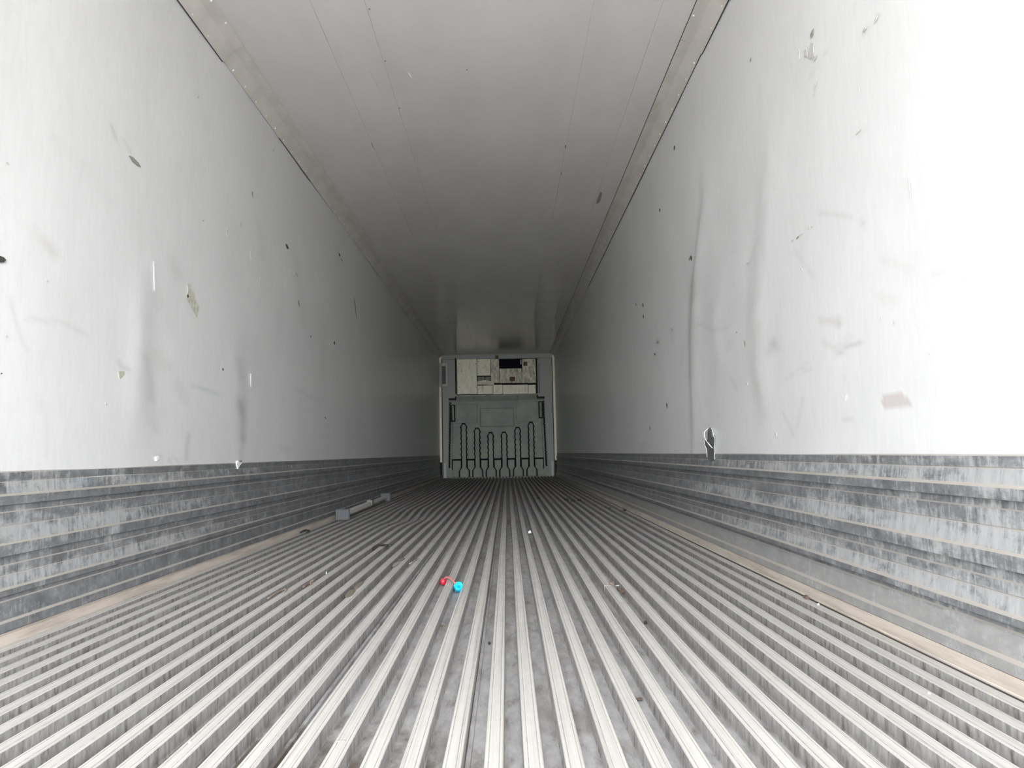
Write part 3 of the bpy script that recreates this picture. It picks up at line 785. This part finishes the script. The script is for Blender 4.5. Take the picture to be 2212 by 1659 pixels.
for s in ((1728,105,1729,126,1.6,'gouge_mid'), (1760,132,1767,120,2,'gouge_mid'), (1759,195,1766,170,1.6,'gouge_mid'), (1711,523,1717,517,4,'gouge_mid'), (1722,517,1728,509,3.5,'gouge_grey'),
          (1729,510,1736,504,3,'gouge_mid'), (1747,497,1751,489,4,'gouge_mid'), (1753,492,1757,488,3,'gouge_mid'), (1489,563,1494,551,2.6,'gouge_grey'), (1494,552,1495,564,2.6,'gouge_dark'),
          (1420,742,1424,736,4,'gouge_grey'), (1452,708,1453,716,4,'gouge_mid'), (1610,735,1611,750,2.2,'gouge_grey'), (1592,716,1593,720,2,'gouge_grey'), (1441,870,1442,882,2,'gouge_dark'),
          (1426,450,1426,458,2,'gouge_dark'), (1458,314,1457,325,2,'gouge_dark'), (1622,133,1624,124,2,'gouge_grey'), (1389,655,1390,664,1.6,'gouge_dark'), (1390,680,1391,688,1.4,'gouge_dark'),
          (1374,655,1375,661,1.6,'gouge_grey'), (1500,868,1500,940,1.8,'white'), (1676,935,1679,942,3.5,'gouge_mid'), (1658,718,1660,730,3,'gouge_mid'), (1831,853,1828,866,1.8,'white'),
          (1964,378,1970,434,1.2,'gouge_mid'), (1857,188,1858,198,2,'gouge_mid'), (1661,860,1665,868,3,'gouge_mid'), (1415,763,1416,768,2,'gouge_dark'), (1614,825,1616,832,2,'gouge_mid'),
          (2011,763,2012,769,2.4,'gouge_mid'), (1405,920,1405,930,2,'gouge_grey'), (1890,50,1898,34,3.5,'gouge_mid'), (1866,68,1873,57,4,'gouge_mid'), (1850,292,1862,280,1.5,'gouge_mid'),
          (1905,685,1907,692,2.5,'gouge_mid'), (1932,700,1936,690,2,'gouge_mid'), (1700,1010,1701,1012,1,'gouge_mid'), (1614,572,1620,566,3,'gouge_mid'), (1733,580,1734,585,2,'gouge_mid')):
    mark(WR, 'R', sliver(*s[:5]), s[5], 'scratch', 0.0010)
# the big tear at the foot of the right wall with its curled metal flap
tear = mark(WR, 'R', [(1537,922),(1541,928),(1543,940),(1546,944),(1546,958),(1544,966),(1545,984),(1546,992),(1544,996),(1536,996),(1530,988),(1529,970),(1525,962),(1523,951),(1531,950),(1531,938),(1532,928)], 'tin', 'tear', 0.0045)
edge = [on_x(x, y, HW) + Vector((-0.006, 0, 0)) for x, y in ((1536,921),(1540,926),(1543,935),(1543,942),(1546,944),(1546.5,957),(1545,968),(1546,980),(1546.5,992))]
obj('curled_edge', tube(edge, 0.0018, 6), M['white'], WR, True)
bm = bmesh.new(); rows = []
for k, (px, py, wpx, lift) in enumerate(((1533,926,3.4,0.012),(1534,933,4.4,0.03),(1537,943,3.4,0.035),(1540,952,3.0,0.032),(1542,960,5.0,0.024),(1544,968,2.4,0.012))):
    a, b = on_x(px - wpx/2, py, HW), on_x(px + wpx/2, py, HW)
    rows.append([bm.verts.new((HW - lift, a.y, a.z)), bm.verts.new((HW - lift*1.25, b.y, b.z)), bm.verts.new((HW - lift*1.25 + 0.003, b.y, b.z)), bm.verts.new((HW - lift + 0.003, a.y, a.z))])
for a, b in zip(rows, rows[1:]):
    for k in range(4): bm.faces.new((a[k], a[(k+1) % 4], b[(k+1) % 4], b[k]))
bm.faces.new(rows[0][::-1]); bm.faces.new(rows[-1])
obj('torn_flap', bm, M['white'], WR, True)
tp = [(1523.5,951),(1525,962),(1529,970),(1530,988)]
obj('curled_edge', tube([on_x(x, y, HW) + Vector((-0.006, 0, 0)) for x, y in tp], 0.0018, 6), M['white'], WR, True)
# ceiling marks
mark(ceiling, 'C', [(1296,414),(1301,416),(1299,428),(1295,437),(1288,440),(1290,432),(1294,424)], 'gouge_grey')
for s in ((795,148,830,212,2.4,'gouge_mid'), (801,306,808,323,1.8,'gouge_grey'), (881,155,891,170,2,'white'), (1212,372,1213,378,1.5,'gouge_dark'), (1222,312,1221,322,2,'gouge_dark'), (1330,303,1332,308,3,'gouge_mid')):
    mark(ceiling, 'C', sliver(*s[:5]), s[5], 'scratch', 0.0008)

# ================================================================== THINGS LYING ON THE FLOOR
# ---- load bar along the left edge
A = Vector((-HW + 0.125, 6.22, 0.047)); B = Vector((-HW + 0.078, 8.72, 0.047))
ctr = (A + B)/2; dirv = (B - A).normalized(); ang = math.atan2(-dirv.x, dirv.y)
lb = empty('load_bar', (ctr.x, ctr.y, 0.001)); lb.rotation_euler = (0, 0, ang)
thing(lb, 'grey steel load bar with a foot at each end, along the left floor edge', 'load bar')
hl = (B - A).length/2
obj('tube', bevelled_box(-0.021, 0.021, -hl + 0.03, 0.15, 0.028, 0.070, 0.006), M['steel'], lb)
obj('inner_tube', bevelled_box(-0.017, 0.017, 0.1505, hl - 0.03, 0.032, 0.066, 0.005), M['steel'], lb)
for s in (-1, 1):
    y0, y1 = sorted((s*hl, s*(hl - 0.028)))
    ft = obj('foot', bevelled_box(-0.058, 0.058, y0, y1, 0.0, 0.094, 0.008), M['padgrey'], lb)
    for k in range(5):
        xx = -0.045 + 0.0225*k
        ya, yb = sorted((s*hl, s*(hl + 0.008)))
        obj('pad_rib', bevelled_box(xx - 0.006, xx + 0.006, ya, yb, 0.008, 0.086, 0.002), M['padgrey'], ft)
obj('ratchet_housing', bevelled_box(-0.028, 0.028, 0.10, 0.20, 0.026, 0.082, 0.006), M['gouge_grey'], lb)
obj('lever', bevelled_box(-0.009, 0.009, 0.11, 0.40, 0.0825, 0.090, 0.002), M['padgrey'], lb)

for (px, py) in ((1311, 1264.5),):        # butt joint in one rib
    p = on_z(px, py, 0.0); kx = RIBX0 + round((p.x - RIBX0)/PITCH)*PITCH
    bm = bmesh.new(); box(bm, kx - 0.0165, kx + 0.0165, p.y - 0.0012, p.y + 0.0012, -0.033, 0.0004)
    obj('rib_joint', bm, M['gouge_grey'], floor)
# ---- red and blue plastic fitting
pr, pbz = on_z(957, 1252, -0.006), on_z(990, 1261, 0.003)
sl = empty('plastic_plug', (pbz.x, pbz.y, -0.031))
thing(sl, 'bright blue plastic cap joined by a red strap to a small red knob', 'plug')
o0 = sl.location
def latheobj(name, c, prof, m, seg=20, tilt=None, parent=sl):
    bm = bmesh.new(); rings = []
    for (r, h) in prof:
        rings.append([bm.verts.new((r*math.cos(2*math.pi*k/seg), r*math.sin(2*math.pi*k/seg), h)) for k in range(seg)])
    for a, b in zip(rings, rings[1:]):
        for k in range(seg): bm.faces.new((a[k], a[(k+1) % seg], b[(k+1) % seg], b[k]))
    bm.faces.new(rings[0][::-1]); bm.faces.new(rings[-1])
    if tilt: bmesh.ops.rotate(bm, verts=bm.verts, cent=(0, 0, 0), matrix=tilt)
    bmesh.ops.translate(bm, verts=bm.verts, vec=Vector(c) - o0)
    return obj(name, bm, m, parent, True)
tilt = Matrix.Rotation(math.radians(52), 3, 'X') @ Matrix.Rotation(math.radians(12), 3, 'Y')
bc = Vector((pbz.x, pbz.y, -0.010))
cap = latheobj('cap', bc, [(0.004,-0.016),(0.013,-0.016),(0.0165,-0.012),(0.0175,0.0),(0.0175,0.010),(0.016,0.013),(0.0125,0.013),(0.0115,0.006),(0.005,0.005)], M['blue'], 22, tilt)
latheobj('cap_slot', bc + tilt @ Vector((0, 0, 0.0085)), [(0.0055,-0.004),(0.0055,0.001),(0.0045,0.003),(0.002,0.0035)], M['bluedark'], 12, tilt, cap)
for k in range(6):
    a = k*math.pi/3; q = tilt @ Vector((0.0178*math.cos(a), 0.0178*math.sin(a), 0))
    bm = bmesh.new(); box(bm, -0.002, 0.002, -0.003, 0.003, -0.009, 0.009)
    bmesh.ops.rotate(bm, verts=bm.verts, cent=(0,0,0), matrix=tilt @ Matrix.Rotation(a, 3, 'Z'))
    bmesh.ops.translate(bm, verts=bm.verts, vec=bc + q - o0); obj('grip', bm, M['blue'], cap)
rc = Vector((pr.x, pr.y, -0.014))
kn = latheobj('knob', rc, [(0.003,-0.015),(0.010,-0.013),(0.0135,-0.004),(0.013,0.004),(0.009,0.011),(0.003,0.013)], M['red'], 18, Matrix.Rotation(0.3, 3, 'Y'))
path = []
for k in range(11):
    f = k/10; p = rc.lerp(bc + Vector((-0.012, 0.002, 0.004)), f); p.z += 0.008 + 0.015*math.sin(math.pi*f**0.8); p.y += 0.010*math.sin(math.pi*f)
    path.append(p - o0)
bm = bmesh.new(); rows = []
for k, p in enumerate(path):
    w_ = Vector((0, 0.0052, 0.0030)); th = Vector((0, -0.0006, 0.0014))
    rows.append([bm.verts.new(p + a*w_ + b*th) for a, b in ((-1,-1),(1,-1),(1,1),(-1,1))])
for a, b in zip(rows, rows[1:]):
    for k in range(4): bm.faces.new((a[k], a[(k+1) % 4], b[(k+1) % 4], b[k]))
bm.faces.new(rows[0][::-1]); bm.faces.new(rows[-1])
obj('strap', bm, M['pink'], sl, True)

# ---- litter: leaves, crumbs, scraps
def leaf(px, py, size, rot, m, label, curl=1.4, z=0.001):
    p = on_z(px, py, z + 0.006)
    bm = bmesh.new(); rows = []; n = 9
    for k in range(n):
        f = k/(n - 1); w_ = size*0.42*math.sin(math.pi*min(0.97, max(0.04, f)))**0.8*(1 + 0.22*math.sin(f*23)); row = []
        for j in range(5):
            s = (j - 2)/2; a = curl*s
            row.append(Vector((w_*math.sin(a)/max(curl*0.7, .3), (f - 0.5)*size, w_*(1 - math.cos(a)) + 0.25*size*(f - 0.5)**2 + 0.0018)))
        rows.append(row)
    R = Matrix.Rotation(rot, 3, 'Z')
    top = [[bm.verts.new(R @ v) for v in r] for r in rows]; bot = [[bm.verts.new(R @ (v - Vector((0, 0, 0.0009)))) for v in r] for r in rows]
    for k in range(n - 1):
        for j in range(4):
            bm.faces.new((top[k][j], top[k+1][j], top[k+1][j+1], top[k][j+1])); bm.faces.new((bot[k][j], bot[k][j+1], bot[k+1][j+1], bot[k+1][j]))
    for k in range(n - 1):
        for j in (0, 4): bm.faces.new((top[k][j], bot[k][j], bot[k+1][j], top[k+1][j]))
    for k in (0, n - 1):
        for j in range(4): bm.faces.new((top[k][j], top[k][j+1], bot[k][j+1], bot[k][j]))
    o = obj('dry_leaf', bm, m, None, True); o.location = (p.x, p.y, z)
    return thing(o, label, 'leaf')
leaf(1321, 1261, 0.030, 0.4, M['leaf'], 'small curled tan dry leaf at the joint of a right-hand floor rib', 1.7)
leaf(1343, 1277, 0.044, 0.15, M['leafdark'], 'brown dry leaf, larger, lying in the channel just in front of the tan leaf', 1.5, -0.020)
leaf(1334, 1263, 0.016, 1.0, M['paper'], 'tiny pale leaf scrap between the two curled dry leaves', 0.8, -0.018)
leaf(1381, 1507, 0.016, 0.9, M['rust'], 'tiny reddish leaf scrap in the channel near the front right of the floor', 0.9, -0.031)

def crumb(px, py, sx, sy, sz, m, label, cat='debris', name='dirt_clod', z=0.0, rot=0.0, jitter=0.3, group=None):
    p = on_z(px, py, z)
    bm = lump((0, 0, 0), sx, sy, sz, jitter)
    bmesh.ops.rotate(bm, verts=bm.verts, cent=(0, 0, 0), matrix=Matrix.Rotation(rot, 3, 'Z'))
    o = obj(name, bm, m); o.location = (p.x, p.y, z)
    return thing(o, label, cat, group)
def twig(pts, r, m, label, name='twig', cat='twig', z=0.002, lift=0.0):
    P = [on_z(px, py, z + r) for px, py in pts]
    n = len(P)
    for k, p in enumerate(P): p.z += lift*math.sin(math.pi*k/(n - 1))
    b = Vector((P[0].x, P[0].y, z))
    o = obj(name, tube([p - b for p in P], r, 7, [0.6 + 0.4*math.sin(math.pi*(0.15 + 0.7*k/(n-1))) for k in range(n)]), m, None, True); o.location = b
    return thing(o, label, cat)
crumb(822, 1183, 0.050, 0.090, 0.014, M['soil_and_gap_dark'], 'black clump of dirt filling a channel left of the floor centre', z=-0.012)
twig([(649,1150),(655,1147),(661,1145),(668,1147),(664,1150)], 0.007, M['soil_and_gap_dark'], 'short black bent scrap on the left edge of the floor', 'rubber_scrap', 'scrap')
twig([(578,1293),(590,1285),(604,1277),(616,1272),(620,1274),(614,1279)], 0.003, M['leaf'], 'thin brown looped stalk, furthest left of the stalks on the floor ribs', 'stalk', 'stalk')
twig([(655,1268),(660,1263),(668,1259),(672,1262)], 0.0055, M['rust'], 'short reddish brown stalk piece left of the white flake', 'stalk', 'stalk')
twig([(668,1259),(678,1253),(685,1250)], 0.0038, M['leaf'], 'thin tan stalk piece touching the reddish brown one', 'stalk', 'stalk')
crumb(757, 1282, 0.014, 0.075, 0.004, M['mud'], 'long olive brown mud smear on a rib left of the floor centre', name='mud_smear', rot=0.02)
crumb(776, 1265, 0.011, 0.085, 0.004, M['mud'], 'second mud smear, on the same rib just beyond the first', name='mud_smear', rot=0.02)
crumb(856, 1219, 0.013, 0.07, 0.004, M['gouge_grey'], 'speckled grey dirt patch on a rib beyond the mud smears', name='dirt_patch')
crumb(868, 1209, 0.012, 0.06, 0.004, M['mud'], 'speckled brown dirt patch on the rib directly beyond the grey one', name='dirt_patch')
twig([(884,1218),(893,1213),(901,1209)], 0.0028, M['gouge_grey'], 'thin grey joint line across a rib left of the red knob, nearer one', 'rib_seam', 'rib_seam')  # joints across the rib, drawn as two thin grey tubes
twig([(896,1203),(904,1206),(909,1211)], 0.0026, M['gouge_grey'], 'thin grey joint line across a rib left of the red knob, farther one', 'rib_seam', 'rib_seam')
crumb(705, 1249, 0.0035, 0.004, 0.020, M['paper'], 'small upright white flake in a channel at the left of the floor', name='paper_flake', cat='scrap', z=-0.03)
crumb(1144, 1152, 0.011, 0.016, 0.014, M['paper'], 'small white paper scrap in a channel right of the floor centre, far from the doors', name='paper_scrap', cat='scrap', z=-0.02)
crumb(410, 1605, 0.0028, 0.003, 0.002, M['paper'], 'single white speck on a rib at the lower left of the floor', name='paper_speck', cat='scrap')
crumb(2007, 1499, 0.003, 0.004, 0.003, M['paper'], 'white speck on a rib at the lower right of the floor', name='paper_speck', cat='scrap')
crumb(1768, 1307, 0.004, 0.006, 0.004, M['paper'], 'white speck beside the brown crumb in the right-hand floor gap', name='paper_speck', cat='scrap')
crumb(1742, 1293, 0.008, 0.022, 0.008, M['rust'], 'dark brown crumb stuck in the gap along the right edge of the floor', cat='debris')
crumb(1224, 1081, 0.022, 0.03, 0.016, M['soil_and_gap_dark'], 'black crumb far back on the right of the floor, left one of three', group='three black crumbs far back')
crumb(1238, 1083, 0.022, 0.03, 0.016, M['soil_and_gap_dark'], 'black crumb far back on the right of the floor, middle one of three', group='three black crumbs far back')
crumb(1252, 1082, 0.018, 0.03, 0.014, M['soil_and_gap_dark'], 'black crumb far back on the right of the floor, right one of three', group='three black crumbs far back')
crumb(1350, 1104, 0.012, 0.03, 0.012, M['soil_and_gap_dark'], 'black crumb lying by the right edge of the floor, far back', z=0.0)
crumb(1317, 1098, 0.018, 0.05, 0.006, M['mud'], 'flat tan smear of dried mud on the far right ribs', name='mud_smear')
crumb(1163, 1077, 0.016, 0.03, 0.010, M['soil_and_gap_dark'], 'black crumb far back near the middle of the floor', z=-0.02)
crumb(1395, 1347, 0.006, 0.010, 0.006, M['soil_and_gap_dark'], 'tiny dark crumb in a channel in front of the brown dry leaf', z=-0.031)
crumb(1057, 1391, 0.004, 0.008, 0.004, M['soil_and_gap_dark'], 'tiny dark crumb in the central channel near the camera', z=-0.031)
crumb(738, 1601, 0.010, 0.0045, 0.0012, M['gouge_grey'], 'short grey scuff of dirt across a rib at the bottom left of centre', name='dirt_patch')
crumb(956, 1353, 0.008, 0.012, 0.003, M['mud'], 'small brown mud spot in the channel below the blue cap', name='mud_spot', z=-0.0315)
